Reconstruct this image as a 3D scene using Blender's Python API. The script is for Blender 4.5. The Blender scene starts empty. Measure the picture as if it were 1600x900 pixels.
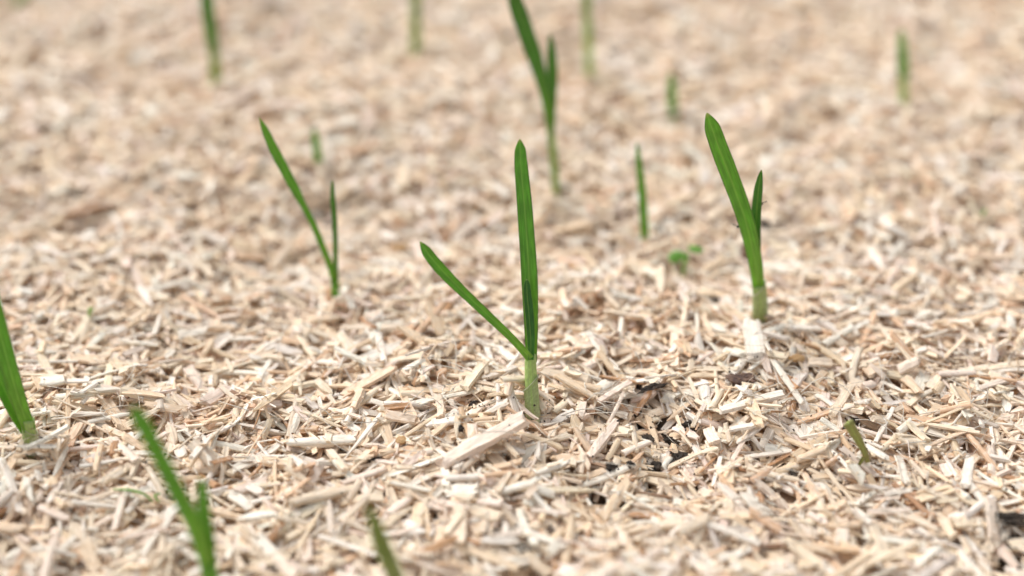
import bpy, math, random
import numpy as np

sc = bpy.context.scene
COL = sc.collection
rng = np.random.default_rng(11)
random.seed(5)
R = math.radians

# ------------------------------------------------------------------ camera
SURF = 0.016                       # nominal top of the mulch above the soil
CAMH = 0.304 + SURF
PITCH = R(30)
FPX = 1600 * 50 / 36.0             # focal length in photo pixels
cam_d = bpy.data.cameras.new('camera')
cam_d.lens = 50
cam_d.sensor_width = 36
cam_d.clip_start = 0.01
cam_d.clip_end = 500
cam_d.dof.use_dof = True
cam_d.dof.focus_distance = 0.537
cam_d.dof.aperture_fstop = 2.75
cam_d.dof.aperture_blades = 9
cam = bpy.data.objects.new('camera', cam_d)
cam.location = (0, 0, CAMH)
cam.rotation_euler = (R(90) - PITCH, 0, 0)
COL.objects.link(cam)
sc.camera = cam

# ------------------------------------------------------------------ world, sun, exposure
SUN_EL, SUN_AZ = R(52), R(-50)     # azimuth measured from +Y towards +X
world = bpy.data.worlds.new('World')
sc.world = world
world.use_nodes = True
nt = world.node_tree
nt.nodes.clear()
sky = nt.nodes.new('ShaderNodeTexSky')
sky.sky_type = 'NISHITA'
sky.sun_disc = False
sky.sun_elevation = SUN_EL
sky.sun_rotation = SUN_AZ
sky.air_density = 1.0
sky.dust_density = 4.0
sky.ozone_density = 1.0
hs = nt.nodes.new('ShaderNodeHueSaturation')
hs.inputs['Saturation'].default_value = 0.15      # cloud cover greys the sky
bg = nt.nodes.new('ShaderNodeBackground')
bg.inputs['Strength'].default_value = 0.15
wo = nt.nodes.new('ShaderNodeOutputWorld')
nt.links.new(sky.outputs[0], hs.inputs['Color'])
nt.links.new(hs.outputs[0], bg.inputs['Color'])
nt.links.new(bg.outputs[0], wo.inputs['Surface'])
sun_d = bpy.data.lights.new('sun', 'SUN')
sun_d.energy = 1.5
sun_d.angle = R(20)
sun_d.color = (1.0, 0.965, 0.91)
sun = bpy.data.objects.new('sun', sun_d)
sun.rotation_euler = (R(90) - SUN_EL, 0, math.pi - SUN_AZ)
COL.objects.link(sun)
sc.view_settings.view_transform = 'Standard'
sc.view_settings.look = 'None'
sc.view_settings.exposure = 0.25
sc.view_settings.gamma = 1.0
sc.cycles.max_bounces = 10
sc.cycles.diffuse_bounces = 8
sc.cycles.use_denoising = True
sc.cycles.denoising_prefilter = 'ACCURATE'

# ------------------------------------------------------------------ pixel <-> place
FWD = np.array([0, math.cos(PITCH), -math.sin(PITCH)])
UPV = np.array([0, math.sin(PITCH), math.cos(PITCH)])
RGT = np.array([1.0, 0, 0])
CPOS = np.array([0, 0, CAMH])

def ray(px, py):
    return FWD * FPX + RGT * (px - 800) + UPV * (450 - py)

def to_px(P):
    D = np.asarray(P) - CPOS
    d = D @ FWD
    return 800 + FPX * (D @ RGT) / d, 450 - FPX * (D @ UPV) / d, d

# ------------------------------------------------------------------ terrain and the mulch height map
X0, X1, Y0, Y1, CELL = -0.70, 0.70, 0.14, 1.30, 0.0008
NX, NY = int((X1 - X0) / CELL), int((Y1 - Y0) / CELL)

def flat_hit(px, py, z=SURF):
    d = ray(px, py)
    return CPOS + d * ((z - CAMH) / d[2])

_w = [(rng.uniform(6, 26), rng.uniform(6, 26), rng.uniform(0, 6.3), rng.uniform(0.5, 1)) for _ in range(10)]
BUMPS = []                         # (x, y, radius, height)
for px, py, r, h in [(760, 660, .06, .006), (1150, 560, .05, .004), (420, 420, .07, -.007), (560, 330, .05, -.004),
                     (1180, 380, .04, -.004), (870, 330, .05, -.003), (250, 640, .06, .004), (1035, 660, .020, -.0045),
                     (1040, 715, .012, -.006), (1585, 815, .010, -.006), (1250, 330, .06, .003), (1015, 615, .013, -.007),
                     (1190, 352, .008, -.008), (120, 305, .014, -.008), (30, 850, .03, -.004), (840, 860, .016, -.007),
                     (955, 735, .010, -.007), (940, 590, .010, -.005), (680, 630, .012, -.005), (500, 275, .016, -.008),
                     (1200, 70, .06, -.008), (100, 90, .06, -.008), (620, 190, .05, .006), (1450, 250, .06, .006), (300, 200, .04, .005), (1500, 60, .05, -.006)]:
    p = flat_hit(px, py)
    BUMPS.append((p[0], p[1], r, h))

def terrain(x, y):
    z = 0.0
    for a, b, c, k in _w:
        z = z + 0.0017 * k * np.sin(a * x + b * y + c) * np.cos(b * x - a * y + 2 * c)
    for bx, by, r, h in BUMPS:
        z = z + h * np.exp(-((x - bx) ** 2 + (y - by) ** 2) / (r * r))
    return z

gx = X0 + (np.arange(NX) + .5) * CELL
gy = Y0 + (np.arange(NY) + .5) * CELL
GX, GY = np.meshgrid(gx, gy)
H = terrain(GX, GY).astype(np.float64)

def hit(px, py, r=3):
    """the place on the mulch surface seen at a photo pixel"""
    z = SURF
    for _ in range(5):
        p = flat_hit(px, py, z)
        z = surf(p[0], p[1], r)
    return flat_hit(px, py, z)

def surf(x, y, r=3):
    i = int((y - Y0) / CELL); j = int((x - X0) / CELL)
    i = min(max(i, r), NY - r - 1); j = min(max(j, r), NX - r - 1)
    return float(np.percentile(H[i - r:i + r + 1, j - r:j + r + 1], 75))

# ------------------------------------------------------------------ materials
def new_mat(name):
    m = bpy.data.materials.new(name)
    m.use_nodes = True
    t = m.node_tree
    b = t.nodes['Principled BSDF']
    return m, t, b

def nd(t, kind, **kw):
    n = t.nodes.new(kind)
    for k, v in kw.items():
        if k in n.inputs.keys():
            n.inputs[k].default_value = v
        else:
            setattr(n, k, v)
    return n

def mix(t, a, b, f, mode='MIX'):
    n = t.nodes.new('ShaderNodeMix')
    n.data_type = 'RGBA'
    n.blend_type = mode
    for sock, v in ((n.inputs[0], f), (n.inputs[6], a), (n.inputs[7], b)):
        if hasattr(v, 'is_output'):
            t.links.new(v, sock)
        else:
            sock.default_value = v if not isinstance(v, tuple) else (*v, 1)[:4]
    return n.outputs[2]

def ramp(t, src, stops):
    n = t.nodes.new('ShaderNodeMapRange')
    n.inputs[1].default_value, n.inputs[2].default_value, n.inputs[3].default_value, n.inputs[4].default_value = stops
    t.links.new(src, n.inputs[0])
    return n.outputs[0]

def chip_material():
    m, t, b = new_mat('dry_hurd')
    tint = nd(t, 'ShaderNodeAttribute', attribute_name='tint')
    gr = nd(t, 'ShaderNodeAttribute', attribute_name='grain')
    n1 = nd(t, 'ShaderNodeTexNoise', Scale=1.0, Detail=4.0, Roughness=.65)
    t.links.new(gr.outputs['Vector'], n1.inputs['Vector'])
    mp = nd(t, 'ShaderNodeVectorMath', operation='MULTIPLY')
    mp.inputs[1].default_value = (2.2, .35, .35)
    t.links.new(gr.outputs['Vector'], mp.inputs[0])
    n2 = nd(t, 'ShaderNodeTexNoise', Scale=1.0, Detail=3.0, Roughness=.6)     # blotches
    t.links.new(mp.outputs[0], n2.inputs['Vector'])
    mp2 = nd(t, 'ShaderNodeVectorMath', operation='MULTIPLY')
    mp2.inputs[1].default_value = (9.0, 1.0, 1.0)
    t.links.new(gr.outputs['Vector'], mp2.inputs[0])
    n3 = nd(t, 'ShaderNodeTexNoise', Scale=.9, Detail=2.0)                    # specks
    t.links.new(mp2.outputs[0], n3.inputs['Vector'])
    s1 = ramp(t, n1.outputs['Fac'], (.34, .66, .74, 1.10))
    c = mix(t, tint.outputs['Color'], (0, 0, 0), 1.0, 'MULTIPLY')
    mul = t.nodes.new('ShaderNodeVectorMath'); mul.operation = 'SCALE'
    t.links.new(tint.outputs['Color'], mul.inputs[0]); t.links.new(s1, mul.inputs['Scale'])
    f2 = ramp(t, n2.outputs['Fac'], (.56, .76, 0, .5))
    c = mix(t, mul.outputs[0], (.60, .39, .23), f2)
    f4 = ramp(t, n2.outputs['Fac'], (.45, .28, 0, .42))
    c = mix(t, c, (.92, .88, .83), f4)
    f3 = ramp(t, n3.outputs['Fac'], (.73, .78, 0, .6))
    c = mix(t, c, (.10, .055, .03), f3)
    t.links.new(c, b.inputs['Base Color'])
    b.inputs['Roughness'].default_value = .62
    b.inputs['Specular IOR Level'].default_value = .35
    bp = nd(t, 'ShaderNodeBump', Strength=.60, Distance=.0004)
    t.links.new(n1.outputs['Fac'], bp.inputs['Height'])
    t.links.new(bp.outputs[0], b.inputs['Normal'])
    return m

def leaf_material(name, low, high, tip, rough=.33, transl=.34):
    """low colour at the foot, high colour along the blade, dried tip; stripes run along the veins"""
    m, t, b = new_mat(name)
    a = nd(t, 'ShaderNodeAttribute', attribute_name='blade')      # x across -1..1, y along 0..1, z seed
    sep = t.nodes.new('ShaderNodeSeparateXYZ')
    t.links.new(a.outputs['Vector'], sep.inputs[0])
    sc_ = nd(t, 'ShaderNodeVectorMath', operation='MULTIPLY'); sc_.inputs[1].default_value = (9, 1.3, 5)
    t.links.new(a.outputs['Vector'], sc_.inputs[0])
    n = nd(t, 'ShaderNodeTexNoise', Scale=1.0, Detail=4.0, Roughness=.6)
    t.links.new(sc_.outputs[0], n.inputs['Vector'])
    sc2 = nd(t, 'ShaderNodeVectorMath', operation='MULTIPLY'); sc2.inputs[1].default_value = (3, 14, 5)
    t.links.new(a.outputs['Vector'], sc2.inputs[0])
    n2 = nd(t, 'ShaderNodeTexNoise', Scale=1.0, Detail=3.0)
    t.links.new(sc2.outputs[0], n2.inputs['Vector'])
    f = ramp(t, sep.outputs[1], (.0, .42, 0, 1))
    c = mix(t, low, high, f)
    st = ramp(t, n.outputs['Fac'], (.32, .68, .80, 1.18))
    mul = t.nodes.new('ShaderNodeVectorMath'); mul.operation = 'SCALE'
    t.links.new(c, mul.inputs[0]); t.links.new(st, mul.inputs['Scale'])
    bl = ramp(t, n2.outputs['Fac'], (.35, .7, .82, 1.16))
    mul2 = t.nodes.new('ShaderNodeVectorMath'); mul2.operation = 'SCALE'
    t.links.new(mul.outputs[0], mul2.inputs[0]); t.links.new(bl, mul2.inputs['Scale'])
    ab = t.nodes.new('ShaderNodeMath'); ab.operation = 'ABSOLUTE'
    t.links.new(sep.outputs[0], ab.inputs[0])
    c2 = mix(t, mul2.outputs[0], (.22, .30, .10), ramp(t, ab.outputs[0], (.88, 1.0, 0, .7)))     # pale margin
    c3 = mix(t, c2, (.42, .68, .12), ramp(t, ab.outputs[0], (.16, .0, 0, .45)))                  # midrib, its colour brightened to paint in the leaf highlight
    c4 = mix(t, c3, tip, ramp(t, sep.outputs[1], (.965, .995, 0, .9)))
    t.links.new(c4, b.inputs['Base Color'])
    b.inputs['Roughness'].default_value = rough
    bp = nd(t, 'ShaderNodeBump', Strength=.35, Distance=.0003)
    t.links.new(n.outputs['Fac'], bp.inputs['Height'])
    t.links.new(bp.outputs[0], b.inputs['Normal'])
    tr = t.nodes.new('ShaderNodeBsdfTranslucent')
    t.links.new(c4, tr.inputs['Color'])
    mx = t.nodes.new('ShaderNodeMixShader'); mx.inputs[0].default_value = transl
    out = t.nodes['Material Output']
    t.links.new(b.outputs[0], mx.inputs[1]); t.links.new(tr.outputs[0], mx.inputs[2])
    t.links.new(mx.outputs[0], out.inputs['Surface'])
    return m

def simple_material(name, c1, c2, scale, rough=.8, bump=.4, dist=.0006):
    m, t, b = new_mat(name)
    tc = t.nodes.new('ShaderNodeTexCoord')
    n = nd(t, 'ShaderNodeTexNoise', Scale=scale, Detail=6.0, Roughness=.65)
    t.links.new(tc.outputs['Object'], n.inputs['Vector'])
    c = mix(t, c1, c2, ramp(t, n.outputs['Fac'], (.38, .64, 0, 1)))
    t.links.new(c, b.inputs['Base Color'])
    b.inputs['Roughness'].default_value = rough
    bp = nd(t, 'ShaderNodeBump', Strength=bump, Distance=dist)
    t.links.new(n.outputs['Fac'], bp.inputs['Height'])
    t.links.new(bp.outputs[0], b.inputs['Normal'])
    return m

M_CHIP = chip_material()
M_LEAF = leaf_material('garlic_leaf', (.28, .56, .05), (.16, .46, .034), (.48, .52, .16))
M_LEAF_DARK = leaf_material('garlic_leaf_dark', (.20, .46, .04), (.075, .28, .028), (.40, .44, .14))  # deeper green for some second leaves and far sprouts
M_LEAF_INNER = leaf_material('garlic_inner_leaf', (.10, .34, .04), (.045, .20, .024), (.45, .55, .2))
M_LEAF_PALE = leaf_material('garlic_leaf_young', (.66, .66, .34), (.34, .48, .13), (.50, .45, .22))
M_STEM = leaf_material('garlic_stem', (.72, .74, .44), (.42, .58, .18), (.30, .36, .14), .5, .12)
M_SHEATH = leaf_material('dry_sheath', (.60, .62, .34), (.46, .57, .24), (.80, .76, .58), .6, .25)
M_CUT = leaf_material('cut_shoot', (.36, .33, .12), (.30, .31, .09), (.50, .42, .20), .6, .1)
M_COTY = simple_material('seed_leaf', (.12, .34, .04), (.20, .42, .07), 300, .5, .2, .0002)
M_SOIL = simple_material('black_soil', (.016, .012, .009), (.060, .040, .026), 500, .85, .8, .001)
M_BARK = simple_material('dark_bark', (.045, .022, .020), (.20, .12, .08), 420, .8, .8, .001)
M_AMBER = simple_material('amber_husk', (.42, .24, .10), (.56, .36, .17), 300, .6, .4)
M_FLY = simple_material('fly_body', (.012, .010, .008), (.03, .02, .015), 2000, .35, .2, .0001)
M_WING, _t, _b = new_mat('fly_wing')
_b.inputs['Base Color'].default_value = (.5, .45, .38, 1)
_b.inputs['Alpha'].default_value = .45
_b.inputs['Roughness'].default_value = .25

def ground_material():
    m, t, b = new_mat('mulched_soil')
    tc = t.nodes.new('ShaderNodeTexCoord')
    n = nd(t, 'ShaderNodeTexNoise', Scale=220.0, Detail=6.0, Roughness=.7)
    v = nd(t, 'ShaderNodeTexVoronoi', Scale=260.0)
    n2 = nd(t, 'ShaderNodeTexNoise', Scale=24.0, Detail=4.0)
    for q in (n, v, n2):
        t.links.new(tc.outputs['Object'], q.inputs['Vector'])
    c = mix(t, (.56, .38, .24), (.74, .56, .41), v.outputs['Color'])
    c = mix(t, c, (.36, .21, .12), ramp(t, n.outputs['Fac'], (.5, .7, 0, 1)))
    at = nd(t, 'ShaderNodeAttribute', attribute_name='bare')
    f = ramp(t, n2.outputs['Fac'], (.56, .70, 0, .9))
    mx = t.nodes.new('ShaderNodeMath'); mx.operation = 'MAXIMUM'
    t.links.new(f, mx.inputs[0]); t.links.new(at.outputs['Fac'], mx.inputs[1])
    c = mix(t, c, (.022, .016, .012), mx.outputs[0])
    t.links.new(c, b.inputs['Base Color'])
    b.inputs['Roughness'].default_value = .85
    bp = nd(t, 'ShaderNodeBump', Strength=1.0, Distance=.002)
    t.links.new(n.outputs['Fac'], bp.inputs['Height'])
    t.links.new(bp.outputs[0], b.inputs['Normal'])
    return m
M_GROUND = ground_material()

# ------------------------------------------------------------------ mesh helpers
def mesh_np(name, verts, faces, mat, smooth=False, attrs=()):
    """verts (N,3), faces list of equal-sided arrays [(F,4), (G,3)...]"""
    me = bpy.data.meshes.new(name)
    verts = np.asarray(verts, dtype=np.float32)
    me.vertices.add(len(verts)); me.vertices.foreach_set('co', verts.ravel())
    loops = np.concatenate([np.asarray(f, dtype=np.int32).ravel() for f in faces])
    tot = np.concatenate([np.full(len(f), np.asarray(f).shape[1], dtype=np.int32) for f in faces])
    start = np.concatenate([[0], np.cumsum(tot)[:-1]]).astype(np.int32)
    me.loops.add(len(loops)); me.loops.foreach_set('vertex_index', loops)
    me.polygons.add(len(tot)); me.polygons.foreach_set('loop_start', start)
    me.polygons.foreach_set('use_smooth', np.full(len(tot), smooth) if isinstance(smooth, bool) else smooth)
    me.update(calc_edges=True)
    for an, ty, data in attrs:
        a = me.attributes.new(an, ty, 'POINT')
        key = 'color' if ty == 'FLOAT_COLOR' else 'vector' if ty == 'FLOAT_VECTOR' else 'value'
        a.data.foreach_set(key, np.asarray(data, dtype=np.float32).ravel())
    me.materials.append(mat)
    return me

def link(name, me, parent=None, loc=None, label=None, cat=None, group=None, kind=None):
    o = bpy.data.objects.new(name, me)
    COL.objects.link(o)
    if loc is not None: o.location = loc
    if parent is not None: o.parent = parent
    for k, v in (('label', label), ('category', cat), ('group', group), ('kind', kind)):
        if v: o[k] = v
    return o

def thing(name, loc, label, cat, group=None):
    return link(name, None, None, loc, label, cat, group)

# ------------------------------------------------------------------ sprouts: places first, so the chips leave room for stems
GARLIC = [  # base pixel, lean away from the camera
    dict(base=(832, 640)), dict(base=(1188, 500)), dict(base=(524, 464)), dict(base=(869, 305)),
    dict(base=(1007, 374)), dict(base=(337, 134)), dict(base=(650, 82)), dict(base=(921, 120)),
    dict(base=(1052, 192)), dict(base=(1412, 162)), dict(base=(499, 276)), dict(base=(47, 694)),
    dict(base=(350, 990)), dict(base=(660, 1010)), dict(base=(1352, 712)), dict(base=(1068, 412)),
]
STEMS = np.array([flat_hit(g['base'][0], g['base'][1] - (6 if g['base'][1] > 480 else 3))[:2] for g in GARLIC])

# ------------------------------------------------------------------ drop the chips one after another onto the height map
def in_view(x, y, z=SURF, m=0):
    px, py, d = to_px(np.stack([x, y, np.full_like(x, z)], -1))
    return (px > -m) & (px < 1600 + m) & (py > -m) & (py < 900 + m)

PAL = np.array([(.87, .715, .54), (.91, .82, .71), (.83, .635, .44), (.76, .51, .33), (.52, .29, .15), (.88, .72, .60), (.75, .63, .52), (.24, .13, .07)])
PW = np.array([.39, .23, .19, .05, .018, .10, .016, .006])

def make_params(n):
    L = np.clip(np.exp(rng.normal(math.log(.0108), .44, n)), .0035, .026)
    W = np.clip(np.exp(rng.normal(math.log(.00220), .42, n)), .0007, .0050)
    sl = rng.random(n) < .09                          # thin splinters among the chips
    W = np.where(sl, rng.uniform(.0004, .0009, n), W); L = np.where(sl, L * 1.25, L)
    W = np.minimum(W, L * .55)
    T = np.clip(W * rng.uniform(.24, .62, n), .0003, .0020)
    k = rng.choice(len(PAL), n, p=PW / PW.sum())
    tint = PAL[k] * rng.uniform(.90, 1.08, (n, 1)) * (1 + rng.normal(0, .010, (n, 3)))
    return dict(L=L, W=W, T=T, k=k, tint=np.clip(tint, .02, .93),
                curl=np.where(rng.random(n) < .55, rng.uniform(.05, .40, n), rng.uniform(-.25, .05, n)),
                bend=rng.normal(0, .035, n) + np.where(rng.random(n) < .08, rng.normal(0, .14, n), 0),
                side=rng.normal(0, .035, n), skew=rng.normal(0, .38, (n, 2)),
                tap=np.where(rng.random((n, 2)) < .16, rng.uniform(.2, .6, (n, 2)), rng.uniform(.86, 1.03, (n, 2))),
                twist=rng.normal(0, .09, n), seed=rng.integers(0, 1 << 30, n))

def scatter(n_in, n_out):
    xs, ys = [], []
    need = n_in
    while need > 0:                                   # inside the view plus a small margin
        x = rng.uniform(X0 + .04, X1 - .04, 40000); y = rng.uniform(Y0 + .04, Y1 - .04, 40000)
        k = in_view(x, y, m=130)
        # slightly fewer where everything is far off and soft
        k &= rng.random(40000) < np.clip(1.25 - .55 * y, .55, 1)
        x, y = x[k][:need], y[k][:need]
        xs.append(x); ys.append(y); need -= len(x)
    need = n_out
    while need > 0:
        x = rng.uniform(X0 + .04, X1 - .04, 40000); y = rng.uniform(Y0 + .04, Y1 - .04, 40000)
        k = ~in_view(x, y, m=130)
        x, y = x[k][:need], y[k][:need]
        xs.append(x); ys.append(y); need -= len(x)
    x, y = np.concatenate(xs), np.concatenate(ys)
    o = rng.permutation(len(x))
    return x[o], y[o]

TS = np.linspace(-.5, .5, 7)
LEFT, RIGHT = TS < -1e-9, TS > 1e-9

def settle(x, y, th, L, W, T, kick=0., roll=None, stamp=True, force=False):
    """rest a chip on what lies below it; returns z, slope, roll or None when a stem is in the way"""
    c, s = math.cos(th), math.sin(th)
    rx, ry = STEMS[:, 0] - x, STEMS[:, 1] - y
    u = rx * c + ry * s; v = -rx * s + ry * c
    if not force and np.any((np.abs(u) < L / 2 + .0003) & (np.abs(v) < W / 2 + .0009)):
        return None
    px = x + TS * L * c; py = y + TS * L * s
    ix = ((px - X0) / CELL).astype(int); iy = ((py - Y0) / CELL).astype(int)
    h = H[iy, ix]
    hl, hr = h[LEFT], h[RIGHT]; tl, tr = TS[LEFT], TS[RIGHT]
    sl = (hr[None, :] - hl[:, None]) / (tr[None, :] - tl[:, None])
    z0 = hl[:, None] - sl * tl[:, None]
    k = int(np.argmax(z0)); zc = z0.flat[k]; slope = sl.flat[k] / L
    if h[3] > zc:
        zc = h[3]; slope *= .5
    slope = min(max(slope, -.42), .42) + kick
    if roll is None:
        hx = H[int((y + c * W * .6 - Y0) / CELL), int((x - s * W * .6 - X0) / CELL)]
        lx = H[int((y - c * W * .6 - Y0) / CELL), int((x + s * W * .6 - X0) / CELL)]
        roll = min(max((hx - lx) / (1.2 * W), -.55), .55) * .7
    zc = zc * .66 + float(h.mean()) * .34 - T * .18 + abs(kick) * L * .25
    if not stamp:
        return zc + T / 2, slope, roll
    # stamp the chip into the height map
    nu = max(2, int(L / CELL) + 1); nv = max(1, int(W / CELL) + 1)
    uu = (np.arange(nu) + .5) / nu - .5
    vv = (np.arange(nv) + .5) / nv - .5
    U, V = np.meshgrid(uu * L, vv * W)
    jx = ((x + U * c - V * s - X0) / CELL).astype(int); jy = ((y + U * s + V * c - Y0) / CELL).astype(int)
    zz = zc + U * slope + V * roll + T * .8
    H[jy, jx] = np.maximum(H[jy, jx], zz)
    return zc + T / 2, slope, roll

N_IN, N_OUT = 64000, 8000
cx, cy = scatter(N_IN, N_OUT)
ex, ey, et = [], [], []
for q in (0, 1, 2, 3, 4, 11, 14):                     # chips pushed up round the stems
    for k in range(16):
        a_ = rng.uniform(0, 6.28); r_ = rng.uniform(.0035, .011)
        ex.append(STEMS[q, 0] + math.cos(a_) * r_); ey.append(STEMS[q, 1] + .003 + math.sin(a_) * r_)
        et.append(a_ + math.pi / 2 + rng.normal(0, .5))
cx = np.concatenate([cx, ex]); cy = np.concatenate([cy, ey])
N = len(cx)
P = make_params(N)
outside = ~in_view(cx, cy, m=130)
P['L'][outside] *= 1.5; P['W'][outside] *= 1.8
far = cy > .72
P['L'][far] *= 1.2; P['W'][far] *= 1.25
TH = rng.uniform(0, math.pi, N) + np.where(rng.random(N) < .5, math.pi, 0)
KICK = np.where(rng.random(N) < .035, rng.normal(0, .30, N), rng.normal(0, .03, N))
Z = np.zeros(N); SL = np.zeros(N); RO = np.zeros(N); OK = np.ones(N, bool)
TH[-len(et):] = et
P['W'] = np.where(np.isin(P['k'], (3, 4, 7)), np.minimum(P['W'], .0028), P['W'])
for q_ in ((1110, 660), (1040, 640), (1180, 780)):      # only small stuff round the clods
    c_ = flat_hit(*q_)
    near = (cx - c_[0]) ** 2 + (cy - c_[1]) ** 2 < .02 ** 2
    P['L'][near] = np.minimum(P['L'][near], .013)
KICK[-len(et):] = rng.normal(0, .25, len(et))
# bare spots take fewer chips
bare = [(b[0], b[1], b[2]) for b in BUMPS if b[3] <= -.0055 and b[2] < .03]
skip = np.zeros(N, bool)
for bx, by, r in bare:
    skip |= ((cx - bx) ** 2 + (cy - by) ** 2 < (r * .7) ** 2) & (rng.random(N) < .62)
for i in range(N):
    if skip[i]:
        OK[i] = False; continue
    r = settle(cx[i], cy[i], TH[i], P['L'][i], P['W'][i], P['T'][i], KICK[i])
    if r is None:
        OK[i] = False; continue
    Z[i], SL[i], RO[i] = r
print('pile top', float(np.mean(H[300:700, 600:1100])), 'placed', OK.sum())

# ------------------------------------------------------------------ chip geometry
def cross(M):
    if M == 4:
        return np.array([(-.5, -.5), (.5, -.5), (.46, .5), (-.44, .5)])
    if M == 6:
        return np.array([(-.5, -.35), (0, -.5), (.5, -.35), (.43, .42), (.02, .5), (-.45, .38)])
    return np.array([(-.5, -.3), (-.2, -.46), (.2, -.5), (.5, -.3), (.47, .28), (.22, .5), (-.18, .44), (-.46, .36)])

def chip_local(p, K, M):
    """p: dict of (n,) arrays; returns verts (n,K,M,3) in the chip's own frame and grain coordinates"""
    n = len(p['L'])
    r = np.random.default_rng(int(p['seed'][0]) + K)
    s = np.linspace(-.5, .5, K)[None, :, None] * np.ones((n, 1, M))
    q = cross(M)
    jit = r.normal(0, 1, (n, K, M, 3))
    cyy = q[None, None, :, 0] * (1 + .05 * jit[..., 0])
    czz = q[None, None, :, 1] * (1 + .10 * jit[..., 1])
    L, W, T = (p[k][:, None, None] for k in 'LWT')
    a = np.clip((s + .5) / .35, 0, 1); b = np.clip((.5 - s) / .35, 0, 1)
    prof = (p['tap'][:, 0, None, None] * (1 - a) + a) * (p['tap'][:, 1, None, None] * (1 - b) + b)
    prof = prof * (1 + .035 * r.normal(0, 1, (n, K, 1)))
    yy = cyy * W * prof
    zz = czz * T * (.65 + .35 * prof)
    endw = np.clip((np.abs(s) - .5 + .5 / max(1, K - 1)) * (K - 1) * 2, 0, 1)
    sk = np.where(s < 0, p['skew'][:, 0, None, None], p['skew'][:, 1, None, None])
    xx = s * L + endw * (sk * yy * .8 + jit[..., 2] * np.minimum(W, L * .3) * .16)
    zz = zz + p['curl'][:, None, None] * (yy / (W * .5)) ** 2 * W * .5 - p['curl'][:, None, None] * W * .16
    sn = xx / L
    zz = zz - p['bend'][:, None, None] * (sn ** 2 - .08) * L * 1.6
    y2 = yy + p['side'][:, None, None] * (sn ** 2 - .08) * L * 1.6
    tw = p['twist'][:, None, None] * sn * 2
    y3 = y2 * np.cos(tw) - zz * np.sin(tw); z3 = y2 * np.sin(tw) + zz * np.cos(tw)
    V = np.stack([xx, y3, z3], -1)
    off = r.uniform(-200, 200, (n, 1, 1, 3))
    G = np.stack([xx * 160, yy * 1900, zz * 1500], -1) + off
    V = np.concatenate([V, V[:, :1], V[:, -1:]], 1); G = np.concatenate([G, G[:, :1], G[:, -1:]], 1)
    return V, G                                       # the end faces have their own vertices, so their edges stay crisp

def chip_faces(K, M):
    f = []
    for k in range(K - 1):
        for m in range(M):
            a = k * M + m; b = k * M + (m + 1) % M
            f.append((a, b, b + M, a + M))
    caps = []
    for base, flip in ((K * M, True), ((K + 1) * M, False)):
        idx = [base + m for m in range(M)]
        for j in range(0, (M - 2) // 2):
            qd = [idx[j], idx[j + 1], idx[M - 2 - j], idx[M - 1 - j]]
            caps.append(tuple(reversed(qd)) if flip else tuple(qd))
    return np.array(f + caps, dtype=np.int32)[:, ::-1]

def frame(th, sl, ro):
    c, s = np.cos(th), np.sin(th)
    n = np.sqrt(1 + sl ** 2)
    ax = np.stack([c / n, s / n, sl / n], -1)
    ay0 = np.stack([-s, c, np.zeros_like(c)], -1)
    az0 = np.cross(ax, ay0)
    cr, sr = np.cos(np.arctan(ro))[:, None], np.sin(np.arctan(ro))[:, None]
    ay = ay0 * cr + az0 * sr
    az = -ay0 * sr + az0 * cr
    return ax, ay, az

def sub(p, idx):
    return {k: v[idx] for k, v in p.items()}

SMOOTH = []
def chip_mass(name, idx, K, M):
    V, G = chip_local(sub(P, idx), K, M)
    ax, ay, az = frame(TH[idx], SL[idx], RO[idx])
    n = len(idx)
    KM = (K + 2) * M
    V = V.reshape(n, KM, 3)
    Wd = V[..., 0:1] * ax[:, None] + V[..., 1:2] * ay[:, None] + V[..., 2:3] * az[:, None]
    Wd += np.stack([cx[idx], cy[idx], Z[idx]], -1)[:, None]
    F = chip_faces(K, M)
    faces = (F[None] + (np.arange(n) * KM)[:, None, None]).reshape(-1, 4)
    tint = np.concatenate([P['tint'][idx], np.ones((n, 1))], 1)[:, None].repeat(KM, 1)
    smooth = ((np.arange(len(F)) < (K - 1) * M)[None] & (P['seed'][idx] % 10 < 3)[:, None]).ravel() if M > 4 else np.zeros(len(faces), bool)
    SMOOTH.append(smooth)
    return Wd.reshape(-1, 3), faces, tint.reshape(-1, 4), G.reshape(-1, 3)

# which chips show largest: projected size times the share of the footprint that nothing covers
vis = np.zeros(N)
for u in np.linspace(-.45, .45, 7):
    jx = np.clip(((cx + u * P['L'] * np.cos(TH) - X0) / CELL).astype(int), 0, NX - 1)
    jy = np.clip(((cy + u * P['L'] * np.sin(TH) - Y0) / CELL).astype(int), 0, NY - 1)
    top = Z + u * P['L'] * SL + P['T'] * .3
    vis += (H[jy, jx] <= top + .0006) / 7
PXc, PYc, Dc = to_px(np.stack([cx, cy, Z], -1))
seen = (PXc > 4) & (PXc < 1596) & (PYc > 4) & (PYc < 897) & OK
score = P['L'] * P['W'] / Dc ** 2 * vis * seen
N_SOLO = 272
order = np.argsort(-score)
solo = order[:N_SOLO]
is_solo = np.zeros(N, bool); is_solo[solo] = True

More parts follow.
